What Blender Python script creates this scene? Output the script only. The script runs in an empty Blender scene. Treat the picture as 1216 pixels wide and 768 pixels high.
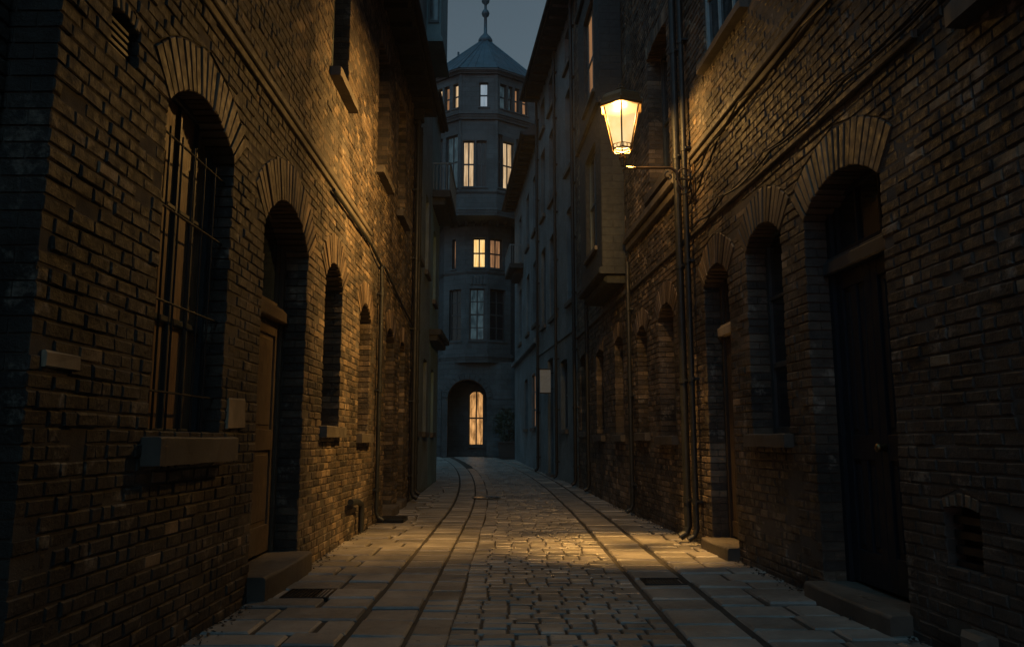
import bpy, bmesh, math, random
from mathutils import Vector, noise as mnoise
from mathutils.geometry import tessellate_polygon
random.seed(7)
R = random.random
def U(a, b): return a + (b - a) * random.random()
def G(s): return max(-2.5*s, min(2.5*s, random.gauss(0, s)))
scene = bpy.context.scene
C = scene.collection

# ------------------------------------------------------------------ materials
def srgb(c): return tuple(c) + (1.0,) if len(c) == 3 else c
class NT:
    def __init__(s, name):
        s.m = bpy.data.materials.new(name); s.m.use_nodes = True
        s.t = s.m.node_tree; s.t.nodes.clear()
        s.out = s.n('ShaderNodeOutputMaterial')
    def n(s, typ, **k):
        nd = s.t.nodes.new(typ)
        for a, b in k.items(): setattr(nd, a, b)
        return nd
    def l(s, a, b): s.t.links.new(a, b)
    def coord(s): 
        if not hasattr(s, '_c'): s._c = s.n('ShaderNodeTexCoord')
        return s._c.outputs['Object']
    def noise(s, scale, detail=4, rough=.55, stretch=None):
        n = s.n('ShaderNodeTexNoise'); n.inputs['Scale'].default_value = scale
        n.inputs['Detail'].default_value = detail; n.inputs['Roughness'].default_value = rough
        if stretch:
            mp = s.n('ShaderNodeMapping'); mp.inputs['Scale'].default_value = stretch
            s.l(s.coord(), mp.inputs[0]); s.l(mp.outputs[0], n.inputs['Vector'])
        else: s.l(s.coord(), n.inputs['Vector'])
        return n.outputs['Fac']
    def ramp(s, fac, stops, interp='LINEAR'):
        r = s.n('ShaderNodeValToRGB'); r.color_ramp.interpolation = interp
        e = r.color_ramp.elements
        while len(e) < len(stops): e.new(.5)
        for i, (p, c) in enumerate(stops):
            e[i].position = p; e[i].color = (c, c, c, 1) if isinstance(c, (int, float)) else srgb(c)
        s.l(fac, r.inputs[0]); return r.outputs[0]
    def math(s, op, a, b=None, clamp=False):
        m = s.n('ShaderNodeMath', operation=op); m.use_clamp = clamp
        for i, x in enumerate((a, b)):
            if x is None: continue
            if isinstance(x, (int, float)): m.inputs[i].default_value = x
            else: s.l(x, m.inputs[i])
        return m.outputs[0]
    def mix(s, fac, a, b, mode='MIX'):
        m = s.n('ShaderNodeMix', data_type='RGBA', blend_type=mode)
        for sock, x in ((m.inputs[0], fac), (m.inputs[6], a), (m.inputs[7], b)):
            if isinstance(x, (int, float)): sock.default_value = x
            elif isinstance(x, tuple): sock.default_value = srgb(x)
            else: s.l(x, sock)
        return m.outputs[2]
    def bump(s, h, strength, dist, normal=None):
        b = s.n('ShaderNodeBump'); b.inputs['Strength'].default_value = strength
        b.inputs['Distance'].default_value = dist; s.l(h, b.inputs['Height'])
        if normal is not None: s.l(normal, b.inputs['Normal'])
        return b.outputs[0]
    def bsdf(s, col, rough, normal=None, metal=0, spec=.5, coat=0):
        p = s.n('ShaderNodeBsdfPrincipled')
        for nm, x in (('Base Color', col), ('Roughness', rough)):
            if isinstance(x, (int, float)): p.inputs[nm].default_value = x
            elif isinstance(x, tuple): p.inputs[nm].default_value = srgb(x)
            else: s.l(x, p.inputs[nm])
        p.inputs['Metallic'].default_value = metal
        p.inputs['Specular IOR Level'].default_value = spec
        p.inputs['Coat Weight'].default_value = coat
        if normal is not None: s.l(normal, p.inputs['Normal'])
        s.l(p.outputs[0], s.out.inputs[0]); return p

def masonry(name, stops, rough=(.5, .85), courses=None, tw=.75, nscale=9, dirt=1.3, dirtmin=.45, pale=None, bumps=((35, .35, .006), (160, .25, .002)), spec=.5):
    t = NT(name)
    a = t.n('ShaderNodeAttribute', attribute_name='tone')
    n1 = t.noise(nscale, 6, .65)
    fac = t.math('ADD', t.math('MULTIPLY', a.outputs['Fac'], tw), t.math('MULTIPLY', t.math('SUBTRACT', n1, .2), (1 - tw)*1.5), True)
    col = t.ramp(fac, stops)
    d = t.ramp(t.noise(dirt, 5, .6), [(.38, dirtmin), (.62, 1.0)])
    col = t.mix(1.0, col, d, 'MULTIPLY')
    if pale:
        m = t.ramp(t.noise(3.1, 8, .72), [(.57, 0.0), (.66, pale[0])])
        col = t.mix(m, col, pale[1])
    r = t.ramp(t.noise(14, 5), [(.3, rough[0]), (.7, rough[1])])
    nm = None
    if courses:
        sp = t.n('ShaderNodeSeparateXYZ'); t.l(t.coord(), sp.inputs[0]); cb = t.n('ShaderNodeCombineXYZ')
        t.l(t.math('ADD', sp.outputs[0], sp.outputs[1]), cb.inputs[0]); t.l(sp.outputs[2], cb.inputs[1])
        bt = t.n('ShaderNodeTexBrick'); bt.inputs['Scale'].default_value = 1; bt.inputs['Brick Width'].default_value = courses[0]; bt.inputs['Row Height'].default_value = courses[1]
        bt.inputs['Mortar Size'].default_value = .012; bt.inputs['Color1'].default_value = (1, 1, 1, 1); bt.inputs['Color2'].default_value = (.7, .7, .7, 1); bt.inputs['Mortar'].default_value = (.35, .35, .35, 1)
        t.l(cb.outputs[0], bt.inputs['Vector']); col = t.mix(.7, col, bt.outputs['Color'], 'MULTIPLY'); nm = t.bump(bt.outputs['Color'], .5, .02)
    for sc, st, di in bumps: nm = t.bump(t.noise(sc, 6, .65), st, di, nm)
    t.bsdf(col, r, nm, spec=spec); return t.m

def plain(name, col, rough=.5, metal=0, var=.25, nscale=12, bump=(60, .2, .002), spec=.5, stretch=None, coat=0):
    t = NT(name)
    n = t.ramp(t.noise(nscale, 5, .6, stretch), [(.3, 1 - var), (.7, 1 + var*.3)])
    c = t.mix(1.0, col, n, 'MULTIPLY')
    r = t.ramp(t.noise(nscale*.7, 4), [(.3, max(.04, rough - .12)), (.7, min(1, rough + .12))])
    nm = t.bump(t.noise(bump[0], 5, .6, stretch), bump[1], bump[2]) if bump else None
    t.bsdf(c, r, nm, metal, spec, coat); return t.m

def glow(name, c1, c2, strength, scale=(9, 9, .6)):
    # curtained room light seen through a pane
    t = NT(name)
    n = t.noise(1.6, 4, .6, scale)
    c = t.ramp(n, [(.32, c1), (.66, c2)])
    e = t.n('ShaderNodeEmission'); t.l(c, e.inputs[0]); e.inputs[1].default_value = strength
    g = t.n('ShaderNodeBsdfGlossy'); g.inputs['Roughness'].default_value = .08; g.inputs['Color'].default_value = (.05, .06, .07, 1)
    ad = t.n('ShaderNodeAddShader'); t.l(e.outputs[0], ad.inputs[0]); t.l(g.outputs[0], ad.inputs[1])
    t.l(ad.outputs[0], t.out.inputs[0]); return t.m

M = {}
M['brick'] = masonry('brick_brown', [(0, (.026, .027, .028)), (.3, (.066, .055, .046)), (.62, (.15, .113, .08)), (.88, (.28, .21, .14)), (1, (.45, .36, .26))],
                     spec=.33, rough=(.4, .8), pale=(.4, (.42, .36, .29)), bumps=((13, .6, .022), (45, .6, .010), (120, .55, .005), (300, .4, .002)), dirtmin=.35)
M['arch'] = masonry('brick_arch', [(0, (.04, .03, .024)), (.5, (.125, .09, .06)), (1, (.27, .195, .125))], rough=(.45, .75), bumps=((30, .4, .007), (120, .35, .003)))
M['mortar'] = masonry('mortar_dark', [(0, (.035, .03, .027)), (1, (.13, .112, .092))], rough=(.8, .95), bumps=((90, .7, .006),))
M['stucco'] = masonry('roughcast_grey', [(0, (.11, .145, .16)), (1, (.21, .26, .28))], rough=(.5, .8), tw=.1, nscale=2.2, bumps=((26, .9, .022), (110, .7, .007)), dirt=.8, dirtmin=.6)
M['stucco_tan'] = masonry('smooth_render', courses=(.45, .15), stops= [(0, (.018, .026, .03)), (1, (.035, .042, .046))], rough=(.6, .85), tw=.1, nscale=2, dirt=.9, dirtmin=.6)
M['pale_render'] = masonry('pale_blue_render', [(0, (.13, .23, .26)), (1, (.2, .32, .35))], rough=(.6, .85), tw=.1, nscale=2, dirt=.9, dirtmin=.7)
M['ashlar'] = masonry('tower_stone', courses=(.62, .27), stops= [(0, (.045, .068, .078)), (1, (.1, .132, .145))], rough=(.6, .85), tw=.2, nscale=3, dirt=.7, dirtmin=.55, bumps=((14, .5, .02), (60, .4, .006)))
M['sill'] = masonry('sill_stone', [(0, (.06, .052, .043)), (1, (.14, .12, .098))], rough=(.5, .8), nscale=14, tw=.3)
M['lintel'] = masonry('lintel_stone', [(0, (.24, .2, .155)), (1, (.4, .34, .26))], rough=(.5, .8), nscale=14, tw=.3)
M['paving'] = masonry('paving_slab', [(0, (.13, .122, .11)), (.5, (.26, .24, .215)), (1, (.38, .35, .31))], spec=.85, rough=(.3, .52), tw=.55, nscale=6, dirt=1.6, dirtmin=.6,
                      bumps=((7, .55, .02), (45, .5, .007), (200, .7, .003)))
M['sett'] = masonry('granite_sett', [(0, (.09, .088, .084)), (.5, (.24, .222, .2)), (1, (.38, .345, .3))], spec=.9, rough=(.26, .48), tw=.65, nscale=8, dirt=1.4, dirtmin=.6,
                    bumps=((14, .35, .01), (60, .6, .006), (220, .7, .003)))
M['bed'] = masonry('joint_dirt', [(0, (.02, .018, .015)), (1, (.07, .06, .05))], rough=(.75, .95), nscale=20, tw=.1, bumps=((60, .9, .01),))
M['iron'] = plain('black_iron', (.016, .018, .02), .42, .6, bump=(120, .3, .002))
M['pipe'] = plain('painted_downpipe', (.014, .017, .019), .55, .1, var=.5, nscale=7, bump=(60, .35, .003))
M['bronze'] = plain('bronze_lantern_metal', (.13, .085, .045), .4, .55, bump=(120, .3, .002))
M['brass'] = plain('aged_brass', (.22, .15, .07), .42, 1)
M['frame_dark'] = plain('dark_window_paint', (.035, .045, .05), .45)
M['frame_pale'] = plain('pale_blue_window_paint', (.26, .36, .4), .42)
M['frame_teal'] = plain('teal_window_paint', (.045, .075, .088), .45)
M['door_brown'] = plain('brown_door_paint', (.11, .082, .056), .42, var=.5, nscale=9, stretch=(6, 6, .7), bump=(50, .35, .003))
M['door_navy'] = plain('blue_black_door_paint', (.008, .014, .022), .6, spec=.25, var=.4, stretch=(6, 6, .7), nscale=9)
M['door_dark'] = plain('dark_plank_door', (.05, .036, .026), .5, var=.6, stretch=(8, 8, .6), nscale=9, bump=(40, .5, .004))
M['roof'] = plain('slate_roof', (.05, .055, .06), .55, var=.4, nscale=5, bump=(14, .6, .02))
M['copper'] = plain('weathered_copper_roof', (.035, .085, .12), .5, .1, var=.45, nscale=1.6, bump=(5, .3, .02))
M['soffit'] = plain('dark_eaves_timber', (.02, .022, .024), .7, var=.4)
M['enamel'] = plain('white_enamel', (.5, .56, .58), .4, var=.15)
M['plaster'] = masonry('worn_plaster', [(0, (.28, .22, .15)), (1, (.42, .34, .24))], tw=.1, nscale=10, rough=(.6, .8))
M['rail'] = plain('grey_railing', (.16, .19, .2), .5, .2)
M['pot'] = plain('dark_planter', (.04, .042, .042), .7)
M['leaf'] = plain('evergreen_leaf', (.03, .05, .028), .5, var=.5, nscale=3)
M['lit_cream'] = glow('lit_cream_blind', (.34, .2, .09), (.86, .6, .33), .95)
M['lit_bright'] = glow('lit_yellow_room', (.9, .45, .1), (1.0, .72, .3), 1.15)
M['lit_dim'] = glow('lit_dim_orange', (.08, .045, .028), (.5, .24, .1), .8)
M['lit_door'] = glow('lit_hall', (.16, .07, .02), (1.0, .5, .17), .95, (4, 4, .9))
M['lit_pale'] = glow('lit_pale_blind', (.2, .26, .3), (.34, .38, .42), .8)
M['lit_faint'] = glow('lit_faint_hall', (.03, .018, .009), (.17, .1, .05), .5)
M['lit_cold'] = glow('lit_cold_room', (.01, .02, .026), (.05, .085, .1), .7, (4, 4, 1.2))
def glassmat(name, base=(.012, .017, .022), rough=.06):
    t = NT(name); nm = t.bump(t.noise(2.5, 2, .5), .12, .02)
    r = t.ramp(t.noise(7, 5), [(.35, rough), (.7, rough + .14)])
    t.bsdf(base, r, nm, spec=.7); return t.m
M['glass'] = glassmat('dark_glass')
M['glass_brown'] = plain('brown_shutter_board', (.26, .16, .09), .5, var=.6, stretch=(9, 9, .7), nscale=8, bump=(45, .5, .004))
def lampglass(name, em, st, fade=False):
    t = NT(name)
    e = t.n('ShaderNodeEmission'); e.inputs[1].default_value = st
    t.l(t.ramp(t.noise(5, 2), [(.3, (1, .56, .2)), (.7, (1, .68, .32))]), e.inputs[0])
    tr = t.n('ShaderNodeBsdfTransparent'); mx = t.n('ShaderNodeMixShader'); mx.inputs[0].default_value = em
    t.l(tr.outputs[0], mx.inputs[1]); t.l(e.outputs[0], mx.inputs[2]); t.l(mx.outputs[0], t.out.inputs[0]); M[name] = t.m
lampglass('lamp_glass', .36, 2.6); lampglass('near_left_dimming_glass', .76, 1.3); lampglass('near_right_dimming_glass', .885, 1.12); lampglass('wall_side_dimming_glass', .84, 1.1); lampglass('far_dimming_glass', .62, 1.45)  # pane opacities made up per side to dim the lantern's light that way
t = NT('lamp_mantle'); e = t.n('ShaderNodeEmission'); e.inputs[0].default_value = (1, .72, .36, 1); e.inputs[1].default_value = 9
tr = t.n('ShaderNodeBsdfTransparent'); mx = t.n('ShaderNodeMixShader'); mx.inputs[0].default_value = .25
t.l(tr.outputs[0], mx.inputs[1]); t.l(e.outputs[0], mx.inputs[2]); t.l(mx.outputs[0], t.out.inputs[0]); M['mantle'] = t.m

# ------------------------------------------------------------------ frames and mesh building
class Fr:
    """wall frame: s along the wall, z up, d out of the wall"""
    def __init__(s, p, q, flip=False):
        s.o = Vector((p[0], p[1])); v = Vector((q[0] - p[0], q[1] - p[1])); s.len = v.length; s.d = v.normalized()
        s.n = Vector((s.d.y, -s.d.x)) * (-1 if flip else 1)
    def P(s, a, z, d=0):
        x = s.o + s.d*a + s.n*d
        return (x.x, x.y, z)
class MB:
    def __init__(s): s.v = []; s.f = []; s.m = []; s.t = []
    def add(s, vs, fs, m=0, t=.5):
        b = len(s.v); s.v += vs
        for f in fs: s.f.append(tuple(b + i for i in f)); s.m.append(m); s.t.append(t)
    def prism(s, P, c, front, bev, back, m=0, t=None, jit=0):
        """c: four (a,z) corners; P(a,z,d) maps; front/back depth"""
        t = R() if t is None else t
        cx = sum(x[0] for x in c)/4; cz = sum(x[1] for x in c)/4
        def j(): return U(-jit, jit) if jit else 0
        vs = []
        for (x, z) in c:
            dx = bev if x < cx else -bev; dz = bev if z < cz else -bev
            if abs(x - cx) < 1e-6: dx = 0
            vs.append(P(x + dx*(1 + j()*60) + j(), z + dz + j(), front + j()*.7))
        oc = [(x + j(), z + j()) for x, z in c]
        vs += [P(x, z, front - bev) for x, z in oc]; vs += [P(x, z, back) for x, z in c]
        fs = [(0, 1, 2, 3)]
        for i in range(4):
            k = (i + 1) % 4
            fs += [(i, k, k + 4, i + 4), (i + 4, k + 4, k + 8, i + 8)]
        fs.append((11, 10, 9, 8))
        s.add(vs, fs, m, t)
    def box(s, fr, a0, a1, z0, z1, d0, d1, m=0, bev=.004, t=None, jit=0):
        s.prism(fr.P, [(a0, z0), (a1, z0), (a1, z1), (a0, z1)], d1, bev, d0, m, t, jit)
    def worn(s, fr, a0, a1, z0, z1, d0, d1, r=.02, wear=.012):
        """a worn stone block: rounded arris and slightly hollowed, uneven top"""
        n = max(6, int((a1 - a0)/.07)); prof = []
        for k in range(5):
            b = math.pi/2*k/4; prof.append((d1 - r + r*math.cos(b), z1 - r + r*math.sin(b)))
        prof = [(d1, z0)] + prof + [(d1 - (d1 - d0)*.35, z1), (d0, z1), (d0, z0)]
        b0 = len(s.v); K = len(prof)
        for i in range(n + 1):
            u = i/n; a = a0 + (a1 - a0)*u; ho = wear*math.sin(math.pi*u)**2
            e = .006 if i in (0, n) else 0
            for k, (d, z) in enumerate(prof):
                q = mnoise.noise(Vector((a*6, z*6, d*6)))*.004
                chip = max(0, mnoise.noise(Vector((a*9, 4, z0))) - .35)*.05 if 2 <= k <= 4 else 0
                s.v.append(fr.P(a, z - (ho + chip if k >= 2 and k < K - 1 else 0) - (e if k >= 2 and k < K - 1 else 0) + q, d - e*(k < 6) - chip + q))
        for i in range(n):
            for k in range(K):
                k2 = (k + 1) % K; s.f.append((b0 + i*K + k, b0 + i*K + k2, b0 + (i + 1)*K + k2, b0 + (i + 1)*K + k)); s.m.append(0); s.t.append(.5)
        s.f.append(tuple(b0 + k for k in range(K))); s.f.append(tuple(b0 + n*K + k for k in range(K))[::-1]); s.m += [0, 0]; s.t += [.5, .5]
    def wbox(s, x0, x1, y0, y1, z0, z1, m=0, bev=.004):
        s.box(Fr((x0, y0), (x1, y0)), 0, x1 - x0, z0, z1, -(y1 - y0), 0, m, bev)
    def tube(s, pts, r, m=0, n=10, caps=True, t=.5):
        pts = [Vector(p) for p in pts]; rs = r if isinstance(r, (list, tuple)) else [r]*len(pts)
        b = len(s.v); up = None
        for i, p in enumerate(pts):
            d = (pts[min(i + 1, len(pts) - 1)] - pts[max(i - 1, 0)]).normalized()
            if up is None: up = Vector((0, 0, 1)) if abs(d.z) < .9 else Vector((1, 0, 0))
            u = d.cross(up).normalized(); w = u.cross(d).normalized(); up = w
            for k in range(n):
                a = 2*math.pi*k/n; s.v.append(tuple(p + (u*math.cos(a) + w*math.sin(a))*rs[i]))
        for i in range(len(pts) - 1):
            for k in range(n):
                k2 = (k + 1) % n
                s.f.append((b + i*n + k, b + i*n + k2, b + (i + 1)*n + k2, b + (i + 1)*n + k)); s.m.append(m); s.t.append(t)
        if caps:
            s.f.append(tuple(b + k for k in range(n))[::-1]); s.f.append(tuple(b + (len(pts) - 1)*n + k for k in range(n)))
            s.m += [m, m]; s.t += [t, t]
    def lathe(s, x, y, prof, m=0, n=16, rot=0):
        b = len(s.v)
        for r, z in prof:
            for k in range(n):
                a = 2*math.pi*(k + rot)/n; s.v.append((x + r*math.cos(a), y + r*math.sin(a), z))
        for i in range(len(prof) - 1):
            for k in range(n):
                k2 = (k + 1) % n
                s.f.append((b + i*n + k, b + i*n + k2, b + (i + 1)*n + k2, b + (i + 1)*n + k)); s.m.append(m); s.t.append(.5)
        s.f.append(tuple(b + k for k in range(n))[::-1]); s.f.append(tuple(b + (len(prof) - 1)*n + k for k in range(n)))
        s.m += [m, m]; s.t += [.5, .5]
    def plan(s, pts, z0, z1, m=0, t=.5, top=None):
        """vertical extrusion of a plan polygon; top = optional other polygon at z1"""
        n = len(pts); tp = top or pts
        vs = [(x, y, z0) for x, y in pts] + [(x, y, z1) for x, y in tp]
        fs = [tuple(range(n))[::-1], tuple(range(n, 2*n))] + [(i, (i + 1) % n, (i + 1) % n + n, i + n) for i in range(n)]
        s.add(vs, fs, m, t)
    def build(s, name, mats, parent=None, smooth=False, label=None):
        if not isinstance(mats, (list, tuple)): mats = [mats]
        o0 = Vector((0, 0, 0)); p = parent
        while p is not None: o0 += p.location; p = p.parent
        if parent is None:
            xs = [v[0] for v in s.v]; ys = [v[1] for v in s.v]; zs = [v[2] for v in s.v]
            o0 = Vector(((min(xs) + max(xs))/2, (min(ys) + max(ys))/2, min(zs)))
        me = bpy.data.meshes.new(name)
        me.from_pydata([(v[0] - o0.x, v[1] - o0.y, v[2] - o0.z) for v in s.v], [], s.f)
        for x in mats: me.materials.append(M[x] if isinstance(x, str) else x)
        me.polygons.foreach_set('material_index', s.m)
        at = me.attributes.new('tone', 'FLOAT', 'FACE'); at.data.foreach_set('value', s.t)
        bm = bmesh.new(); bm.from_mesh(me); bmesh.ops.recalc_face_normals(bm, faces=bm.faces); bm.to_mesh(me); bm.free()
        if smooth: me.polygons.foreach_set('use_smooth', [True]*len(me.polygons))
        o = bpy.data.objects.new(name, me); C.objects.link(o)
        if parent is None: o.location = o0
        else: o.parent = parent
        if label: o['label'] = label
        return o
def thing(name, label, cat, loc, group=None):
    o = bpy.data.objects.new(name, None); C.objects.link(o); o.location = loc
    o.empty_display_size = .2
    o['label'] = label; o['category'] = cat
    if group: o['group'] = group
    return o
def tag(o, label, cat, group=None):
    o['label'] = label; o['category'] = cat
    if group: o['group'] = group
    return o

# ------------------------------------------------------------------ masonry walls with openings
class Op:
    def __init__(s, s0, s1, z0, z1, rise=.2, ring=.36):
        s.s0, s.s1, s.z0, s.z1, s.rise, s.ring = s0, s1, z0, z1, rise, ring
        w = (s1 - s0)/2; s.c = (s0 + s1)/2
        s.Rr = (w*w + rise*rise)/(2*rise); s.zc = z1 + rise - s.Rr
        s.th = math.asin(min(1, w/s.Rr)); s.top = z1 + rise + ring
    def half(s, z):
        w = (s.s1 - s.s0)/2
        if z <= s.z1: return w
        if z >= s.top: return 0
        Ro = s.Rr + s.ring
        return min(math.sqrt(max(0, Ro*Ro - (z - s.zc)**2)), (z - s.zc)*math.tan(s.th))
    def outline(s, e, r):
        """opening polygon grown by e at sides; arc radius r"""
        pts = [(s.s0 - e, s.z0 - e), (s.s1 + e, s.z0 - e)]
        n = 10
        for i in range(n + 1):
            a = s.th - 2*s.th*i/n
            pts.append((s.c + (r + 0)*math.sin(a)*(1 + e*.5), s.zc + r*math.cos(a)))
        return pts
def wall(mb, fr, s0, s1, z0, z1, ops, bricks=True, depth=.38, h=.081, L=.215, core=0, bm_=1, am=2, rev=.34, ends=(True, True), bz1=None, jit=.0035, near_shade=None):
    cf = -.0095 if bricks else 0.0
    e = .008 if bricks else 0
    outer = [(s0 + e, z0), (s1 - e, z0), (s1 - e, z1), (s0 + e, z1)]
    holes = [o.outline(e, o.Rr + (.02 if bricks else 0)) for o in ops]
    loops = [outer] + [h_[::-1] for h_ in holes]
    flat = [p for l in loops for p in l]
    tris = tessellate_polygon([[Vector((a, z, 0)) for a, z in l] for l in loops])
    n = len(flat)
    mb.add([fr.P(a, z, cf) for a, z in flat] + [fr.P(a, z, -depth) for a, z in flat],
           [tuple(t_) for t_ in tris] + [tuple(n + i for i in t_[::-1]) for t_ in tris], core, .5)
    b = 0
    for l in loops:
        k = len(l)
        mb.add([fr.P(a, z, cf) for a, z in l] + [fr.P(a, z, -depth) for a, z in l], [(i, (i + 1) % k, (i + 1) % k + k, i + k) for i in range(k)], core, .5)
    if not bricks: return
    jn = .011
    row = 0; zb = z0
    while zb < (bz1 or z1) - .03:
        hh = h + U(-.003, .003); zt = zb + hh - jn; zm = (zb + zt)/2
        ex = []
        for o in ops:
            if zm > o.z0 and zb < o.top:
                a, c = o.half(zb), o.half(zt)
                ex.append((o.c - a, o.c - c, o.c + a, o.c + c, zm < o.z1))
        ex.sort()
        segs = []; lb = lt = s0; ldeep = ends[0]
        for (a, c, a2, c2, dp) in ex:
            segs.append((lb, lt, a, c, ldeep, dp)); lb, lt, ldeep = a2, c2, dp
        segs.append((lb, lt, s1, s1, ldeep, ends[1]))
        off = (0, .5, 0, .5)[row % 4]*L + U(-.02, .02); wander = U(0, 6)
        for (ab, at, bb, bt, d0, d1) in segs:
            A, B = max(ab, at), min(bb, bt)
            if B - A < .03: continue
            js = []; x = math.floor((A - off)/L)*L + off
            while x < B:
                if R() < .16 : js.append(x + U(-.012, .012) + L*.5)
                js.append(x + U(-.014, .014)); x += L
            js = sorted(q for q in js if A + .07 < q < B - .07)
            q = [None] + js + [None]
            for i in range(len(q) - 1):
                l0, l1 = (ab, at) if q[i] is None else (q[i] + jn/2, q[i] + jn/2)
                r0, r1 = (bb, bt) if q[i + 1] is None else (q[i + 1] - jn/2, q[i + 1] - jn/2)
                first, last = q[i] is None, q[i + 1] is None
                if not first or not ex: pass
                if first and not d0: l0 += jn*.6; l1 += jn*.6
                if last and not d1: r0 -= jn*.6; r1 -= jn*.6
                if min(r0, r1) - max(l0, l1) < .02: continue
                back = -rev if (first and d0) or (last and d1) else -.05
                fo = G(.003) - .0075*max(0, min(1, 2.2*mnoise.noise(Vector((l0*.9, zm*1.1, 21 + s0))) - .1)) + (U(-.012, -.004) if R() < .05 else 0) + (U(.003, .008) if R() < .05 else 0)
                wv = mnoise.noise(Vector((l0*.5, zm*.6, 3)))*.006
                tn = R()*.75 + .18*mnoise.noise(Vector((l0*.8, zm*.8, 9))) + .1
                if near_shade is not None: tn *= .25 + .75*max(0, min(1, (l0 - near_shade + .8*mnoise.noise(Vector((l0, zm, 5))))/4.0))  # darkens near-end bricks, painting the dim light there into their tone
                if R() < .02: tn = 1.0
                if back < -.1:
                    sp = -.105 if row % 2 else -.21
                    mb.prism(fr.P, [(l0, zb), (r0, zb), (r1, zt), (l1, zt)], sp - .009, .003, back, bm_, max(0, min(1, tn*U(.5, 1.4))), 0)
                    back = sp
                mb.prism(fr.P, [(l0, zb), (r0, zb), (r1, zt), (l1, zt)], fo, U(.005, .010), back, bm_, max(0, min(1, tn)), jit)
        zb += hh; row += 1
    for o in ops:
        n = max(5, int(round(2*o.th*(o.Rr + .02)/.078)))
        for i in range(n):
            a0 = -o.th + 2*o.th*i/n; a1 = -o.th + 2*o.th*(i + 1)/n
            g = .0105/o.Rr
            a0 += g; a1 -= g
            def q(r, a): return (o.c + r*math.sin(a), o.zc + r*math.cos(a))
            ro = o.Rr + o.ring + U(-.022, .006); a0 += U(-1, 1)*.003/o.Rr; a1 += U(-1, 1)*.003/o.Rr
            if o.ring > .3 and i % 2: 
                rm = o.Rr + o.ring*.5
            mb.prism(fr.P, [q(o.Rr, a0), q(o.Rr, a1), q(ro, a1), q(ro, a0)], .006 + G(.003), .006, -rev, am, R(), jit)

# ------------------------------------------------------------------ windows, doors, pipes
def window(b, fr, s0, s1, z0, z1, dep=.24, cols=2, rows=2, frame='frame_dark', pane='glass', sill='sill', head=0.0, bar=.035, bord=.06, grille=False, label=None, sd=.09, sh=.13, plab=None):
    m = MB(); zt = z1 + head; f0, f1 = -dep - .06, -dep
    m.box(fr, s0, s0 + bord, z0, zt, f0, f1); m.box(fr, s1 - bord, s1, z0, zt, f0, f1)
    m.box(fr, s0 + bord, s1 - bord, z0, z0 + bord*1.2, f0, f1 - .001); m.box(fr, s0 + bord, s1 - bord, zt - bord, zt, f0, f1 - .001)
    for i in range(1, cols):
        c = s0 + (s1 - s0)*i/cols; w = bar*(1.5 if cols == 2 else 1)/2
        m.box(fr, c - w, c + w, z0 + bord*1.2, zt - bord, f0 + .01, f1 - .006)
    for i in range(1, rows):
        c = z0 + (zt - z0)*i/rows; w = bar*(1.7 if i == rows//2 else 1)/2
        m.box(fr, s0 + bord, s1 - bord, c - w, c + w, f0 + .012, f1 - .009)
    w_ = m.build('window', frame, b, label=label)
    p = MB(); p.box(fr, s0 + bord*.5, s1 - bord*.5, z0 + .02, zt - .02, f0 + .018, f0 + .026, bev=.001); p.build('pane', pane, w_, label=plab)
    if sill:
        q = MB(); q.worn(fr, s0 - .07, s1 + .07, z0 - sh, z0, -dep + .001, sd, .014, .004); q.build('sill', sill, w_)
    if grille:
        g = MB()
        for z in (z0 + .28, z0 + .85, z0 + 1.45, z0 + 1.93): g.tube([fr.P(s0 + .0, z, -.07), fr.P(s1, z, -.07)], .008)
        n = 6
        for i in range(1, n): 
            a = s0 + (s1 - s0)*i/n; g.tube([fr.P(a, z0, -.07), fr.P(a, z0 + 1.99, -.07)], .0075)
        g.build('grille', 'iron', w_)
    return w_
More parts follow.
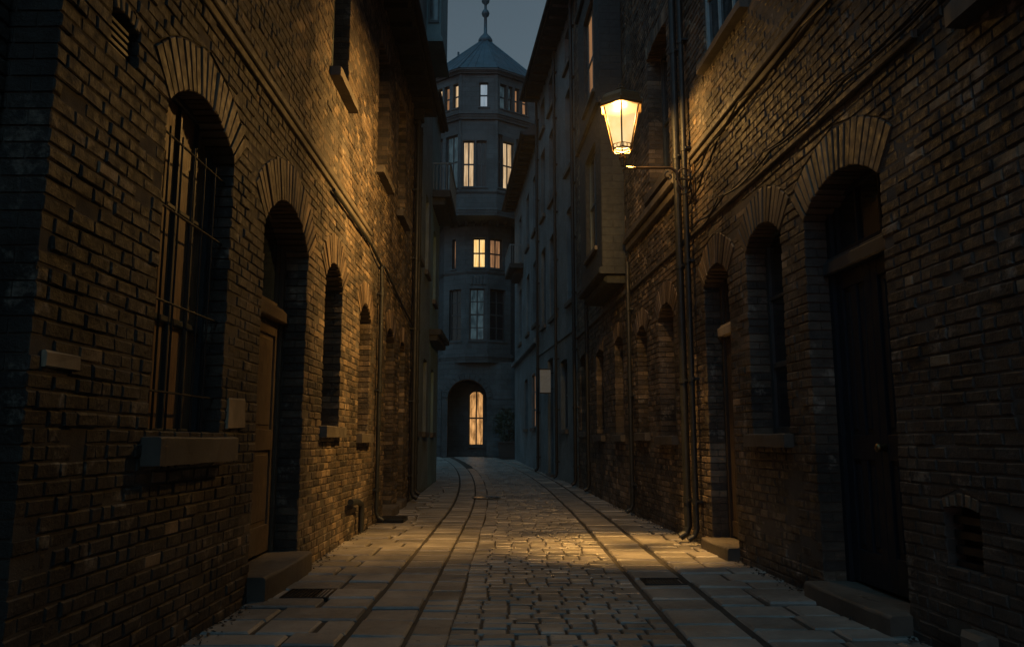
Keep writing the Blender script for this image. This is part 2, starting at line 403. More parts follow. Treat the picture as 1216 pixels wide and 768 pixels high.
def door(b, fr, s0, s1, z0, zl, zt, dep=.3, leaves=1, mat='door_brown', frame='door_brown', beam='door_brown', step=.16, stepout=.2, knob=None, pan='panel', step_m='sill', fan='glass', s_out=0):
    fm = MB(); f0, f1 = -dep - .05, -dep + .04
    fm.box(fr, s0, s0 + .07, z0, zt, f0, f1); fm.box(fr, s1 - .07, s1, z0, zt, f0, f1)
    fm.build('door_frame', frame, b)
    bm_ = MB(); bm_.box(fr, s0, s1, zl, zl + .12, f0, f1 + .05, bev=.012); bm_.box(fr, s0 + .01, s1 - .01, zl + .12, zl + .15, f0, f1 + .02, bev=.008); bm_.build('transom', beam, b)
    w = window(b, fr, s0 + .07, s1 - .07, zl + .15, zt, dep=dep, cols=leaves + 1, rows=1, frame=frame, sill=None, pane=fan, bord=.05)
    dm = MB(); a = s0 + .07; wd = (s1 - s0 - .14)/leaves
    for i in range(leaves):
        l, r = a + i*wd + .003, a + (i + 1)*wd - .003
        dm.box(fr, l, r, z0 + .02, zl, -dep - .04, -dep - .015)
        if pan == 'panel':
            st = .1; zs = [z0 + .02, z0 + .30, z0 + 1.12, z0 + 1.28, zl]
            dm.box(fr, l, l + st, z0 + .02, zl, -dep - .03, -dep + .008); dm.box(fr, r - st, r, z0 + .02, zl, -dep - .03, -dep + .008)
            for (u, v) in ((z0 + .02, z0 + .28), (z0 + 1.0, z0 + 1.2), (zl - .14, zl)): dm.box(fr, l + st, r - st, u, v, -dep - .03, -dep + .007)
            c = (l + r)/2; dm.box(fr, c - .05, c + .05, z0 + .28, z0 + 1.0, -dep - .03, -dep + .0055); dm.box(fr, c - .05, c + .05, z0 + 1.2, zl - .14, -dep - .03, -dep + .0055)
            for (u, v) in ((z0 + .28, z0 + 1.0), (z0 + 1.2, zl - .14)):
                dm.box(fr, l + st + .03, c - .08, u + .04, v - .04, -dep - .03, -dep - .004, bev=.01); dm.box(fr, c + .08, r - st - .03, u + .04, v - .04, -dep - .03, -dep - .004, bev=.01)
        else:
            n = 5
            for k in range(n): dm.box(fr, l + (r - l)*k/n + .004, l + (r - l)*(k + 1)/n - .004, z0 + .02, zl - .01, -dep - .03, -dep + .004, bev=.006)
            dm.box(fr, l, r, z0 + .02, z0 + .2, -dep - .03, -dep + .015)
    d_ = dm.build('door', mat, b)
    if knob is not None:
        k = MB()
        x0 = fr.P(knob, z0 + 1.1, -dep + .009); x1 = fr.P(knob, z0 + 1.1, -dep + .035); x2 = fr.P(knob, z0 + 1.1, -dep + .05); x3 = fr.P(knob, z0 + 1.1, -dep + .075); x4 = fr.P(knob, z0 + 1.1, -dep + .09)
        k.tube([x0, x1, x2, x3, x4], [.034, .014, .03, .034, .012], n=14); k.build('handle', 'brass', d_, smooth=True)
    if step:
        q = MB(); q.worn(fr, s0 - .03 , s1 + .03 + s_out, z0 - .1 - step, z0 , -dep - .04, stepout, .028, .016); q.build('doorstep', step_m, b)
    return d_
def pipe(b, fr, s, z0, z1, r=.05, off=.09, mat='pipe', shoe=True, hopper=False):
    m = MB(); pts = [fr.P(s, z1, off)]
    if shoe: pts += [fr.P(s, z0 + .16, off), fr.P(s, z0 + .08, off + .03), fr.P(s, z0 + .03, off + .11)]
    else: pts += [fr.P(s, z0, off)]
    m.tube(pts, r, n=14)
    z = z0 + .5
    while z < z1:
        m.tube([fr.P(s, z - .035, off), fr.P(s, z + .035, off)], r + .009, n=14)
        m.box(fr, s - r - .03, s + r + .03, z - .014, z + .014, 0, off, bev=.003)
        z += 1.55
    if hopper: m.box(fr, s - .12, s + .12, z1 - .25, z1, 0, .22, bev=.02)
    return m.build('downpipe', mat, b, smooth=False)
def body(b, fr, s0, s1, z1, dep1=6.0, eave=None, roofm='roof', z0=-.1, front=-.41, pitch=.7, mat='mortar'):
    m = MB(); m.box(fr, s0 + .01, s1 - .01, z0, z1 - .01, -dep1, front, bev=.001); m.build('rear_walls', mat, b)
    if eave is not None:
        r = MB(); ov = eave
        e0, e1 = s0 - .02, s1 + .02
        def P(a, z, d): return fr.P(a, z, d)
        vs = []
        for a in (e0, e1):
            vs += [P(a, z1 + .004, ov), P(a, z1 + .12, ov), P(a, z1 + .12 + (dep1/2 + ov)*pitch, -dep1/2), P(a, z1 + .12, -dep1 - ov), P(a, z1 + .004, -dep1 - ov)]
        r.add(vs, [(0, 1, 2, 3, 4), (9, 8, 7, 6, 5)] + [(i, (i + 1) % 5, (i + 1) % 5 + 5, i + 5) for i in range(5)])
        ro = r.build('roof', roofm, b)
        g = MB(); g.tube([P(e0, z1 + .08, ov + .05), P(e1, z1 + .08, ov + .05)], .07, n=12)
        g.box(fr, e0, e1, z1 - .03, z1 + .002, 0.002, ov - .005, bev=.002)
        k = e0 + .3
        while k < e1 - .2:
            g.box(fr, k, k + .07, z1 - .13, z1 - .031, 0.003, ov - .06, bev=.004); k += .62
        g.build('eaves', 'soffit', ro)

def rise(y): 
    if y < 15: return 0
    if y < 19: return .018*(y - 15)**2/8
    if y < 41: return .018*(y - 17)
    return .432
def shift(y): return 0 if y < 13 else -.0031*(y - 13)**2

# ------------------------------------------------------------------ SETTING: ground and paving
def struct(o): o['kind'] = 'structure'; return o
g = MB(); ys = [-60, -5] + [0, 13, 14, 15, 16, 17, 18, 19, 20, 23, 26, 29, 32, 35, 38, 41, 45, 60, 100, 150]
xs = [-90, -20, -4, 0, 4, 20, 90]
vs = [(x, y, rise(y) - .022) for y in ys for x in xs]; nx = len(xs)
g.add(vs, [(j*nx + i, j*nx + i + 1, (j + 1)*nx + i + 1, (j + 1)*nx + i) for j in range(len(ys) - 1) for i in range(nx - 1)])
struct(g.build('ground', 'bed'))
def GP(x, y, d): return (x + shift(y), y, rise(y) + d)
def pave(name, mat, xl, xr, y0, y1, row, ln, gap=.012, jit=.004, hj=.004, bev=.008, z=0, tilt=0, across=True):
    m = MB(); y = y0
    while y < y1:
        d = U(*row); a, b = xl(y), xr(y); x = a
        while x < b - .04:
            l = U(*ln)
            if x + l > b - ln[0]*.6: l = b - x
            zz = z + G(hj)
            tx, ty = U(-tilt, tilt), U(-tilt, tilt); xc, yc = x + l/2, y + d/2
            P = lambda X, Y, D, tx=tx, ty=ty, xc=xc, yc=yc, zz=zz: GP(X, Y, D + (zz + (X - xc)*tx + (Y - yc)*ty if D > -.03 else 0))
            j = 0
            m.prism(P, [(x + gap/2, y + gap/2 + j*.4), (x + l - gap/2, y + gap/2 - j*.4), (x + l - gap/2, y + d - gap/2), (x + gap/2, y + d - gap/2)], 0, bev, -.06, 0, None, jit)
            x += l
        y += d
    return struct(m.build(name, mat))
lw = lambda y: -2.13 - shift(y) if y < 23.6 else -8.5 - shift(y)
def rw(y):
    X = 3 - .055*y + .02 if y < 21 else (1.85 - (y - 21)*.107 if y < 28 else 1.1 - (y - 28)*.08)
    return X - shift(y) + .02
pave('pavement', 'paving', lw, lambda y: -1.10, 1.2, 41, (.3, .44), (.36, .66), hj=.005, tilt=.009, gap=.034, bev=.015)
pave('pavement', 'paving', lambda y: 1.69, rw, 1.2, 38, (.3, .44), (.34, .58), hj=.005, tilt=.009, gap=.034, bev=.015)
pave('kerb_strip', 'paving', lambda y: -1.085, lambda y: -.68, 1.2, 40, (.34, .5), (.6, .7), hj=.004, tilt=.008, gap=.032, bev=.014)
pave('kerb_strip', 'paving', lambda y: 1.175, lambda y: 1.65, 1.2, 40, (.34, .5), (.6, .7), hj=.004, tilt=.008, gap=.032, bev=.014)
pave('kerb_strip', 'sett', lambda y: -.67, lambda y: -.4, 1.2, 30, (.17, .26), (.3, .4), hj=.004, tilt=.01, gap=.014, z=-.006)
pave('road', 'sett', lambda y: -.4 + .012*math.sin(y*2), lambda y: 1.15, 1.2, 41, (.15, .165), (.17, .24), gap=.019, hj=.003, tilt=.012, bev=.008, jit=.003, z=-.006)
# ------------------------------------------------------------------ LEFT: long brick house
FL = Fr((-2.12, 0), (-2.12, 10))
L1 = thing('brick_house', 'long two storey brick house with arched openings along the left side of the lane', 'house', (-2.12, 10.4, 0))
O = [Op(4.65, 5.82, 1.32, 3.40, .25, .34), Op(6.64, 8.12, .02, 3.2, .36, .4), Op(8.94, 9.88, 1.46, 3.18, .25, .36), Op(11.08, 11.94, 1.39, 3.08, .22, .34),
     Op(13.5, 14.42, .1, 3.08, .2, .34), Op(15.2, 15.92, .1, 3.08, .16, .3),
     Op(8.84, 9.82, 5.7, 7.8, .06, .24), Op(12.1, 13.15, 5.65, 7.85, .06, .24), Op(14.45, 15.45, 5.62, 7.85, .06, .24), Op(3.92, 4.22, 3.38, 3.6, .02, .09)]
m = MB(); wall(m, FL, 3.46, 17.2, -.1, 8.7, O, near_shade=4.6); m.build('wall', ['mortar', 'brick', 'arch'], L1)
body(L1, FL, 3.46, 17.2, 8.7, 7, eave=.46)
window(L1, FL, 4.65, 5.82, 1.32, 3.40, head=.25, dep=.165, cols=4, rows=3, bar=.028, bord=.045, pane='glass_brown', grille=True, sh=.17, sd=.12, label='tall barred arched window with brown boards behind')
door(L1, FL, 6.64, 8.12, .2, 2.48, 3.56, dep=.27, leaves=1, knob=6.95, step=.16, stepout=.15)
window(L1, FL, 8.94, 9.88, 1.46, 3.18, head=.25, cols=2, rows=3)
window(L1, FL, 11.08, 11.94, 1.39, 3.08, head=.22, cols=2, rows=3)
door(L1, FL, 13.5, 14.42, .16, 2.5, 3.28, dep=.28, mat='door_dark', frame='frame_dark', beam='sill', knob=13.72, step=.12, stepout=.16)
door(L1, FL, 15.2, 15.92, .16, 2.5, 3.24, dep=.28, mat='door_dark', frame='frame_dark', beam='frame_dark', knob=15.4, step=.12, stepout=.1)
for (a, b_, z) in ((8.84, 9.82, 5.7), (12.1, 13.15, 5.65), (14.45, 15.45, 5.62)):
    window(L1, FL, a, b_, z, z + 2.16, dep=.22, cols=2, rows=2, sh=.12, sd=.13)
pipe(L1, FL, 12.5, .03, 3.75, r=.035, off=.06)
pipe(L1, FL, 16.75, .06, 8.62, r=.055, off=.1, hopper=True)
m = MB(); m.box(FL, 3.46, 11.6, 4.36, 4.43, -.01, .05, bev=.01); m.box(FL, 3.46, 11.6, 4.29, 4.358, -.01, .025, bev=.006); m.build('string_course', 'sill', L1)
m = MB(); m.tube([FL.P(9.0, 4.24, .035), FL.P(11.6, 4.22, .035), FL.P(12.5, 4.1, .05), FL.P(12.9, 4.16, .04), FL.P(15, 3.92, .035), FL.P(16.7, 3.74, .05)], .022)
m.tube([FL.P(12.5, 4.1, .05), FL.P(12.5, 3.7, .06)], .03); m.build('conduit', 'pipe', L1)
m = MB()
for i in range(5): m.box(FL, 3.93, 4.21, 3.4 + i*.04, 3.425 + i*.04, -.1, -.04, bev=.003)
m.box(FL, 3.92, 4.22, 3.38, 3.62, -.2, -.12); m.build('vent_grille', 'iron', L1)
m = MB(); m.prism(FL.P, [(5.93, 1.38), (6.32, 1.39), (6.31, 1.62), (5.94, 1.61)], .014, .006, -.02, 0, .5, .006); m.build('plaster_patch', 'plaster', L1)
m = MB(); m.prism(FL.P, [(3.56, 1.63), (3.86, 1.635), (3.86, 1.71), (3.56, 1.705)], .012, .006, -.02, 0, .5, .004); m.build('pale_brick', 'plaster', L1)
m = MB(); m.tube([FL.P(10.4, .5, .07), FL.P(10.9, .47, .07), FL.P(11.1, .42, .08), FL.P(11.12, .3, .08), FL.P(11.12, .04, .08)], .04, n=12)
m.build('waste_pipe', 'pipe', L1)
# narrow neighbouring brick house, set back
FL0 = Fr((-2.34, 0), (-2.34, 10))
L0 = thing('brick_house', 'shadowed brick house set back behind the near corner at the left edge', 'house', (-2.34, 0, 0))
m = MB(); wall(m, FL0, -3, 3.44, -.1, 8.2, [], jit=.003, near_shade=5); m.build('wall', ['mortar', 'brick', 'arch'], L0)
body(L0, FL0, -3, 3.44, 8.2, 7, eave=.3)
# blue-grey house with oriels beyond
FL2 = Fr((-2.14, 0), (-2.14, 10))
L2 = thing('rendered_house', 'tall dark rendered house with a high corner oriel beyond the brick house gutter', 'house', (-2.14, 19, 0))
O = [Op(17.9, 18.7, 1.5, 3.3, .05, .01), Op(19.6, 20.4, 1.5, 3.3, .05, .01), Op(17.9, 18.7, 5.6, 7.6, .05, .01), Op(19.6, 20.4, 5.6, 7.6, .05, .01)]
m = MB(); wall(m, FL2, 17.24, 21, -.1, 15, O, bricks=False); m.build('wall', ['stucco'], L2)
body(L2, FL2, 17.24, 21, 15, 6, eave=.35, mat='stucco')
for o in O: window(L2, FL2, o.s0, o.s1, o.z0, o.z1, head=.05, cols=2, rows=3, frame='frame_teal')
m = MB(); m.box(FL2, 19.0, 21, 11.6, 14.95, .002, .38, bev=.01); m.box(FL2, 18.95, 21.02, 11.48, 11.6, .002, .44, bev=.02); m.box(FL2, 18.95, 21.02, 13.9, 14.0, .003, .42, bev=.01)
ori = m.build('oriel', 'pale_render', L2)
fo = Fr((-2.14, 19.0), (-1.76, 19.0))
m = MB(); m.box(fo, .05, .33, 12.0, 13.7, .001, .03); m.build('window', 'frame_teal', L2)
m = MB(); m.box(fo, .09, .29, 12.06, 12.84, .031, .034, bev=.001); m.box(fo, .09, .29, 12.9, 13.64, .031, .034, bev=.001); m.build('oriel_pane', 'glass', L2)
pipe(L2, FL2, 17.45, .1, 8.5, r=.05)
L3 = thing('rendered_house', 'pale teal house with a projecting balcony at the far left end of the lane', 'house', (-2.14, 22.3, rise(22)))
O = [Op(21.6, 22.3, 1.5, 3.2, .05, .01), Op(21.7, 22.5, 5.2, 7.2, .05, .01)]
m = MB(); wall(m, FL2, 21.02, 23.6, -.1, 10.9, O, bricks=False); m.build('wall', ['pale_render'], L3)
body(L3, FL2, 21.02, 23.6, 10.9, 8, eave=.12, mat='pale_render')
for o in O: window(L3, FL2, o.s0, o.s1, o.z0, o.z1, head=.05, cols=2, rows=3, frame='frame_teal')
m = MB(); m.box(FL2, 21.1, 23.5, 8.0, 8.2, .002, .52, bev=.03); m.box(FL2, 21.2, 23.4, 7.8, 8.0, .002, .38, bev=.03); bal = m.build('balcony', 'soffit', L3)
m = MB(); m.box(FL2, 21.1, 23.5, 8.95, 9.0, .47, .52); 
for i in range(25): m.box(FL2, 21.1 + i*.0985, 21.12 + i*.0985, 8.2, 8.95, .485, .505, bev=.002)
fb = Fr((-2.14, 21.11), (-1.62, 21.11)); m.box(fb, 0.01, .5, 8.95, 9.0, -.02, .01)
for i in range(6): m.box(fb, .03 + i*.09, .05 + i*.09, 8.2, 8.95, -.01, .01, bev=.002)
m.build('railing', 'rail', bal)
m = MB(); m.box(FL2, 20.9, 23.5, 4.1, 4.25, .002, .35, bev=.03); m.box(FL2, 20.95, 23.4, 3.95, 4.1, .002, .25, bev=.03); m.build('canopy', 'soffit', L3)

# ------------------------------------------------------------------ RIGHT: long brick house
FR = Fr((3.0, 0), (2.45, 10), True)
R1 = thing('brick_house', 'tall brick house carrying the lit lantern on the right side of the lane', 'house', (2.6, 7, 0))
O = [Op(5.5, 6.78, .1, 3.22, .24, .37), Op(7.31, 8.24, 1.36, 3.28, .2, .36), Op(8.83, 9.74, .12, 3.2, .2, .36), Op(11.22, 12.12, 1.36, 3.12, .22, .34), Op(12.92, 13.66, 1.42, 3.05, .18, .32),
     Op(7.9, 9.35, 6.0, 8.5, .06, .24), Op(11.15, 12.42, 5.25, 7.6, .06, .24), Op(3.3, 4.36, 3.9, 5.4, .06, .2), Op(4.68, 5.02, .5, .88, .02, .08)]
m = MB(); wall(m, FR, -4, 14.08, -.1, 11.5, O, bz1=11.5, near_shade=5.2); m.build('wall', ['mortar', 'brick', 'arch'], R1)
body(R1, FR, -4, 14.08, 11.5, 7, eave=.35)
door(R1, FR, 5.5, 6.78, .14, 2.72, 3.44, dep=.24, leaves=2, mat='door_navy', frame='door_navy', beam='frame_dark', knob=6.08, step=.1, stepout=.16)
window(R1, FR, 7.31, 8.24, 1.36, 3.28, head=.2, dep=.22, cols=1, rows=3, frame='frame_dark')
door(R1, FR, 8.83, 9.74, .14, 2.56, 3.4, dep=.24, mat='door_dark', frame='door_dark', beam='lintel', knob=9.0, step=.1, stepout=.14, pan='plank')
window(R1, FR, 11.22, 12.12, 1.36, 3.12, head=.22, cols=2, rows=2)
window(R1, FR, 12.92, 13.66, 1.42, 3.05, head=.18, cols=2, rows=2)
window(R1, FR, 7.9, 9.35, 6.0, 8.5, head=.06, dep=.03, cols=3, rows=3, frame='frame_pale', pane='glass', sh=.1, sd=.1)
window(R1, FR, 11.15, 12.42, 5.25, 7.6, head=.06, dep=.24, cols=2, rows=2, frame='frame_dark')
window(R1, FR, 3.3, 4.36, 3.9, 5.4, head=.06, dep=.2, cols=2, rows=2, sh=.14, sd=.12)
m = MB(); m.box(FR, 10.6, 14.1, 4.86, 5.0, -.01, .13, bev=.02); m.box(FR, 10.6, 14.1, 4.72, 4.858, -.01, .07, bev=.015); m.build('ledge', 'sill', R1)
m = MB(); m.box(FR, -4, 10.0, 4.98, 5.06, -.01, .07, bev=.012); m.box(FR, -4, 10.0, 4.9, 4.978, -.01, .035, bev=.008); m.box(FR, 4.9, 14.08, 3.96, 4.02, -.01, .035, bev=.01); m.build('string_course', 'sill', R1)
pipe(R1, FR, 10.43, .03, 11.4, r=.05, off=.1); pipe(R1, FR, 10.12, .03, 11.4, r=.036, off=.08)
pipe(R1, FR, 13.98, .03, 4.5, r=.04, off=.07)
m = MB()
for i in range(4): m.box(FR, 4.7, 5.0, .52 + i*.09, .57 + i*.09, -.1, -.05, bev=.003)
m.box(FR, 4.68, 5.02, .5, .9, -.2, -.12); m.build('vent_grille', 'iron', R1)
# second cable bundle hung on the wall
m = MB()
def cable(mb, pts, r, k=6):
    P = []
    for i in range(len(pts) - 1):
        (a0, z0, d0), (a1, z1, d1) = pts[i], pts[i + 1]
        for j in range(k):
            u = j/k; P.append(FR.P(a0 + (a1 - a0)*u, z0 + (z1 - z0)*u - .05*math.sin(math.pi*u)*abs(a1 - a0)**.5, d0 + (d1 - d0)*u + .006*math.sin(9*u + i)))
    P.append(FR.P(*pts[-1])); mb.tube(P, r, n=6)
cable(m, [(10.3, 4.55, .06), (9.9, 4.7, .05), (9.1, 4.86, .05), (8.0, 4.9, .09), (6.4, 4.88, .09), (4.2, 4.86, .09), (1, 4.86, .09)], .012)
cable(m, [(10.3, 4.42, .05), (9.9, 4.45, .04), (9.4, 4.62, .04), (8.9, 4.8, .04)], .014)
tag(m.build('cable_bundle', 'iron'), 'upper black cables clipped below the brick ledge, running up from the lantern pipe', 'cable', 'cables on the right wall')
m = MB()
cable(m, [(10.3, 4.1, .06), (9.7, 4.06, .04), (8.7, 4.08, .04), (7.3, 4.09, .045), (5.8, 4.1, .045), (4.4, 4.1, .045), (1, 4.1, .045)], .011)
cable(m, [(10.3, 3.8, .05), (9.8, 3.93, .04), (8.9, 4.12, .04), (7.5, 4.14, .045), (6.0, 4.14, .045), (4.4, 4.16, .045), (1, 4.15, .045)], .008)
tag(m.build('cable_bundle', 'iron'), 'lower black cables running above the arches of the right wall', 'cable', 'cables on the right wall')

# house with bay
R2 = thing('brick_house', 'dark house with a deep projecting bay just beyond the lantern', 'house', (2.0, 17.5, .02))
O = [Op(14.9, 15.75, 1.4, 3.2, .1, .3), Op(17.05, 18.0, 1.4, 3.2, .1, .3), Op(19.45, 20.5, 1.5, 3.35, .1, .3), Op(19.2, 20.3, 5.2, 7.6, .05, .2), Op(19.2, 20.3, 9.0, 11.3, .05, .2)]
m = MB(); wall(m, FR, 14.1, 21.0, -.1, 14, O, bz1=14, L=.3, h=.11, jit=.003); m.build('wall', ['mortar', 'brick', 'arch'], R2)
body(R2, FR, 14.1, 21.0, 14, 7, eave=.55)
for i, o in enumerate(O): window(R2, FR, o.s0, o.s1, o.z0, o.z1, head=o.rise, cols=2, rows=3 if i < 3 else 2, frame='frame_dark' if i < 3 else 'frame_teal')
m = MB(); m.box(FR, 14.1, 21, 3.98, 4.08, -.01, .05, bev=.015); m.build('string_course', 'sill', R2)
FB = Fr(FR.P(0, 0, .45)[:2], FR.P(10, 0, .45)[:2], True)
m = MB(); OB = [Op(15.0, 16.3, 5.05, 7.2, .03, .01), Op(15.0, 16.3, 8.3, 10.4, .03, .01), Op(15.0, 16.3, 11.3, 13.3, .03, .01)]
wall(m, FB, 14.46, 17.1, 4.5, 13.99, OB, bricks=False, depth=.2)
m.box(FR, 14.5, 17.06, 4.51, 13.98, .003, .23, bev=.001)
FBs = Fr(FR.P(14.46, 0, .449)[:2], FR.P(14.46, 0, .002)[:2], True)
m.box(FBs, 0.002, .44, 4.5, 13.99, -.05, -.0, bev=.001); 
FBe = Fr(FR.P(17.1, 0, .449)[:2], FR.P(17.1, 0, .002)[:2])
m.box(FBe, 0.002, .44, 4.5, 13.99, -.05, -.0, bev=.001)
for z in (4.38, 7.75, 10.9): m.box(FR, 14.4, 17.16, z, z + .13, .004, .52, bev=.03)
m.box(FR, 14.5, 17.1, 4.22, 4.38, .004, .4, bev=.05); bay = m.build('bay', 'stucco_tan', R2)
for i, o in enumerate(OB): window(R2, FB, o.s0, o.s1, o.z0, o.z1, head=.03, dep=.08, cols=2, rows=2, frame='frame_teal', pane=('glass', 'lit_dim', 'glass')[i], sh=.08, sd=.06)
for z in (5.1, 8.3, 11.3):
    m = MB(); m.box(FBs, .1, .36, z, z + 1.8, .001, .03); w_ = m.build('window', 'frame_dark', R2)
    m = MB(); m.box(FBs, .14, .32, z + .04, z + 1.76, .031, .035, bev=.001); m.build('pane', 'glass', w_)
pipe(R2, FR, 18.75, .1, 13.8, r=.05, off=.09); pipe(R2, FR, 20.95, .1, 13.8, r=.05, off=.09)
# roughcast house
FQ = Fr((1.845, 21.02), (1.1, 28.0), True); K = FQ.len/6.98
def qy(y): return (y - 21.02)*K
R3 = thing('roughcast_house', 'tall grey roughcast house with slanting rows of narrow windows on the right', 'house', (1.5, 24.5, rise(24.5)))
O = []
for (a, b_) in ((21.4, 22.4), (24.1, 25.5)):
    for (z, z1) in ((5.2, 7.9), (9.1, 11.5), (12.3, 13.4)): O.append(Op(qy(a), qy(b_), z, z1, .04, .01))
for (z, z1) in ((5.2, 7.9), (9.1, 11.5), (12.3, 13.4)): O.append(Op(qy(26.4), qy(27.4), z, z1, .04, .01))
O.append(Op(qy(22.5), qy(23.6), 1.6, 3.6, .04, .01)); O.append(Op(qy(25.0), qy(26.1), .18, 3.9, .04, .01))
m = MB(); wall(m, FQ, 0, FQ.len, -.1, 13.9, O, bricks=False); m.build('wall', ['stucco'], R3)
body(R3, FQ, 0, FQ.len, 13.9, 7, eave=.6, mat='stucco')
for o in O[:-1]: window(R3, FQ, o.s0, o.s1, o.z0, o.z1, head=.04, dep=.14, cols=2, rows=2, frame='frame_teal')
door(R3, FQ, O[-1].s0, O[-1].s1, .22, 2.6, 3.9, dep=.3, mat='door_dark', frame='frame_dark', beam='frame_dark', step=.15, stepout=.1)
m = MB(); m.box(FQ, 0, FQ.len, 4.25, 4.35, .001, .05, bev=.015); m.build('string_course', 'stucco', R3)
pipe(R3, FQ, qy(23.9), .15, 13.8, r=.045); pipe(R3, FQ, qy(27.85), .2, 13.8, r=.05)
sg = thing('projecting_sign', 'blank pale panel on a bracket projecting from the roughcast house', 'sign', FQ.P(qy(24.9), 2.8, 0))
fs = Fr(FQ.P(qy(24.9), 0, .1)[:2], FQ.P(qy(24.9), 0, .6)[:2], False)
m = MB(); m.box(fs, 0, .34, 2.78, 3.5, -.03, .03, bev=.008); m.build('panel', 'enamel', sg)
m = MB(); m.box(fs, -.02, .36, 3.5, 3.53, -.035, .035); m.box(fs, -.02, .36, 2.75, 2.78, -.035, .035)
m.tube([FQ.P(qy(24.9), 3.4, 0), FQ.P(qy(24.9), 3.4, .12)], .015); m.tube([FQ.P(qy(24.9), 2.9, 0), FQ.P(qy(24.9), 2.9, .12)], .015); m.build('bracket', 'iron', sg)
# end house
FE = Fr((1.09, 28.02), (.3, 38), True); KE = FE.len/9.98
def ey(y): return (y - 28.02)*KE
R4 = thing('jettied_house', 'dark house with deep eaves and a small railed balcony beside the tower', 'house', (.7, 33, rise(33)))
O = [Op(ey(29.2), ey(30.4), 1.75, 3.75, .04, .01), Op(ey(32), ey(33.2), 1.75, 3.75, .04, .01)]
for a in (28.7, 31.2, 34.5):
    for z, z1 in ((5.6, 8.0), (9.2, 11.4)): O.append(Op(ey(a), ey(a + 1.1), z, z1, .04, .01))
m = MB(); wall(m, FE, 0, FE.len, -.1, 12.6, O, bricks=False); m.build('wall', ['stucco'], R4)
body(R4, FE, 0, FE.len, 12.6, 6, eave=.55, mat='stucco')
for i, o in enumerate(O): window(R4, FE, o.s0, o.s1, o.z0, o.z1, head=.04, dep=.08 if i == 0 else .14, cols=2, rows=3 if i == 0 else 2, frame='frame_teal', pane='lit_dim' if i == 0 else 'glass')
m = MB(); m.box(FE, 0, FE.len, 4.75, 4.95, .001, .18, bev=.03); m.build('string_course', 'stucco', R4)
m = MB(); m.box(FE, ey(33.6), ey(36.2), 8.75, 8.95, .002, .62, bev=.03); m.box(FE, ey(33.9), ey(35.9), 8.5, 8.75, .002, .35, bev=.06); bl = m.build('balcony', 'soffit', R4)
m = MB(); m.box(FE, ey(33.6), ey(36.2), 9.75, 9.8, .57, .62); n = 14
for i in range(n + 1): a = ey(33.62) + (ey(36.18) - ey(33.62))*i/n; m.box(FE, a - .012, a + .012, 8.95, 9.75, .58, .61, bev=.002)
fx = Fr(FE.P(ey(33.6), 0, 0)[:2], FE.P(ey(33.6), 0, .6)[:2])
m.box(fx, 0.01, .6, 9.75, 9.8, -.03, .0)
for i in range(7): m.box(fx, .05 + i*.085, .07 + i*.085, 8.95, 9.75, -.03, 0, bev=.002)
m.build('railing', 'rail', bl)

# ------------------------------------------------------------------ TOWER at the end of the lane
TX = -1.63
TW = thing('round_tower', 'polygonal stone tower with conical roof and lit windows closing the lane', 'tower', (TX, 43, .43))
up = [(TX - .97, 40), (TX + .97, 40), (TX + 3.05, 41.45), (TX + 3.5, 44), (TX + 2.6, 46.4), (TX - 2.6, 46.4), (TX - 3.4, 44), (TX - 2.85, 41.35)]
def off(pts, k, c=(TX, 43.2)):
    out = []
    for x, y in pts:
        v = Vector((x - c[0], y - c[1])); l = v.length; v = v*((l + k)/l); out.append((c[0] + v.x, c[1] + v.y))
    return out
def cornice(m, pts, z0, z1, k): 
    h = (z1 - z0); m.plan(off(pts, k*.45), z0, z0 + h*.35, top=off(pts, k*.6)); m.plan(off(pts, k*.75), z0 + h*.352, z0 + h*.6); m.plan(off(pts, k), z0 + h*.602, z1)
OT = {}
def facet(m, pts, i, z0, z1, ops, dep=.3): 
    p, q = pts[i], pts[(i + 1) % len(pts)]
    fr = Fr(p, q); wall(m, fr, 0, fr.len, z0, z1, ops, bricks=False, depth=dep); return fr
W = []  # (frame, op, pane, cols, rows, frame mat)
m = MB()
# top storey
lf, ff, rf = 7, 0, 1
l_len = math.dist(up[7], up[0]); r_len = math.dist(up[1], up[2])
opsF = [Op(1.0, 1.5, 19.02, 20.4, .02, .01)]
opsR = [Op(r_len*a, r_len*b, 19.02, 20.4, .02, .01) for a, b in ((.09, .27), (.31, .42), (.48, .6), (.68, .83))]
opsL = [Op(l_len*a, l_len*b, 19.02, 20.4, .02, .01) for a, b in ((.3, .44), (.5, .66), (.76, .93))]
f = facet(m, up, 0, 18.68, 20.9, opsF); W.append((f, opsF[0], 'lit_pale', 1, 2, 'frame_teal'))
f = facet(m, up, 1, 18.68, 20.9, opsR)
for o, p in zip(opsR, ('lit_cold', 'lit_cold', 'lit_dim', 'lit_dim')): W.append((f, o, p, 1, 2, 'frame_teal'))
f = facet(m, up, 7, 18.68, 20.9, opsL)
for o, p in zip(opsL, ('lit_cream', 'lit_dim', 'lit_cream')): W.append((f, o, p, 1, 2, 'frame_teal'))
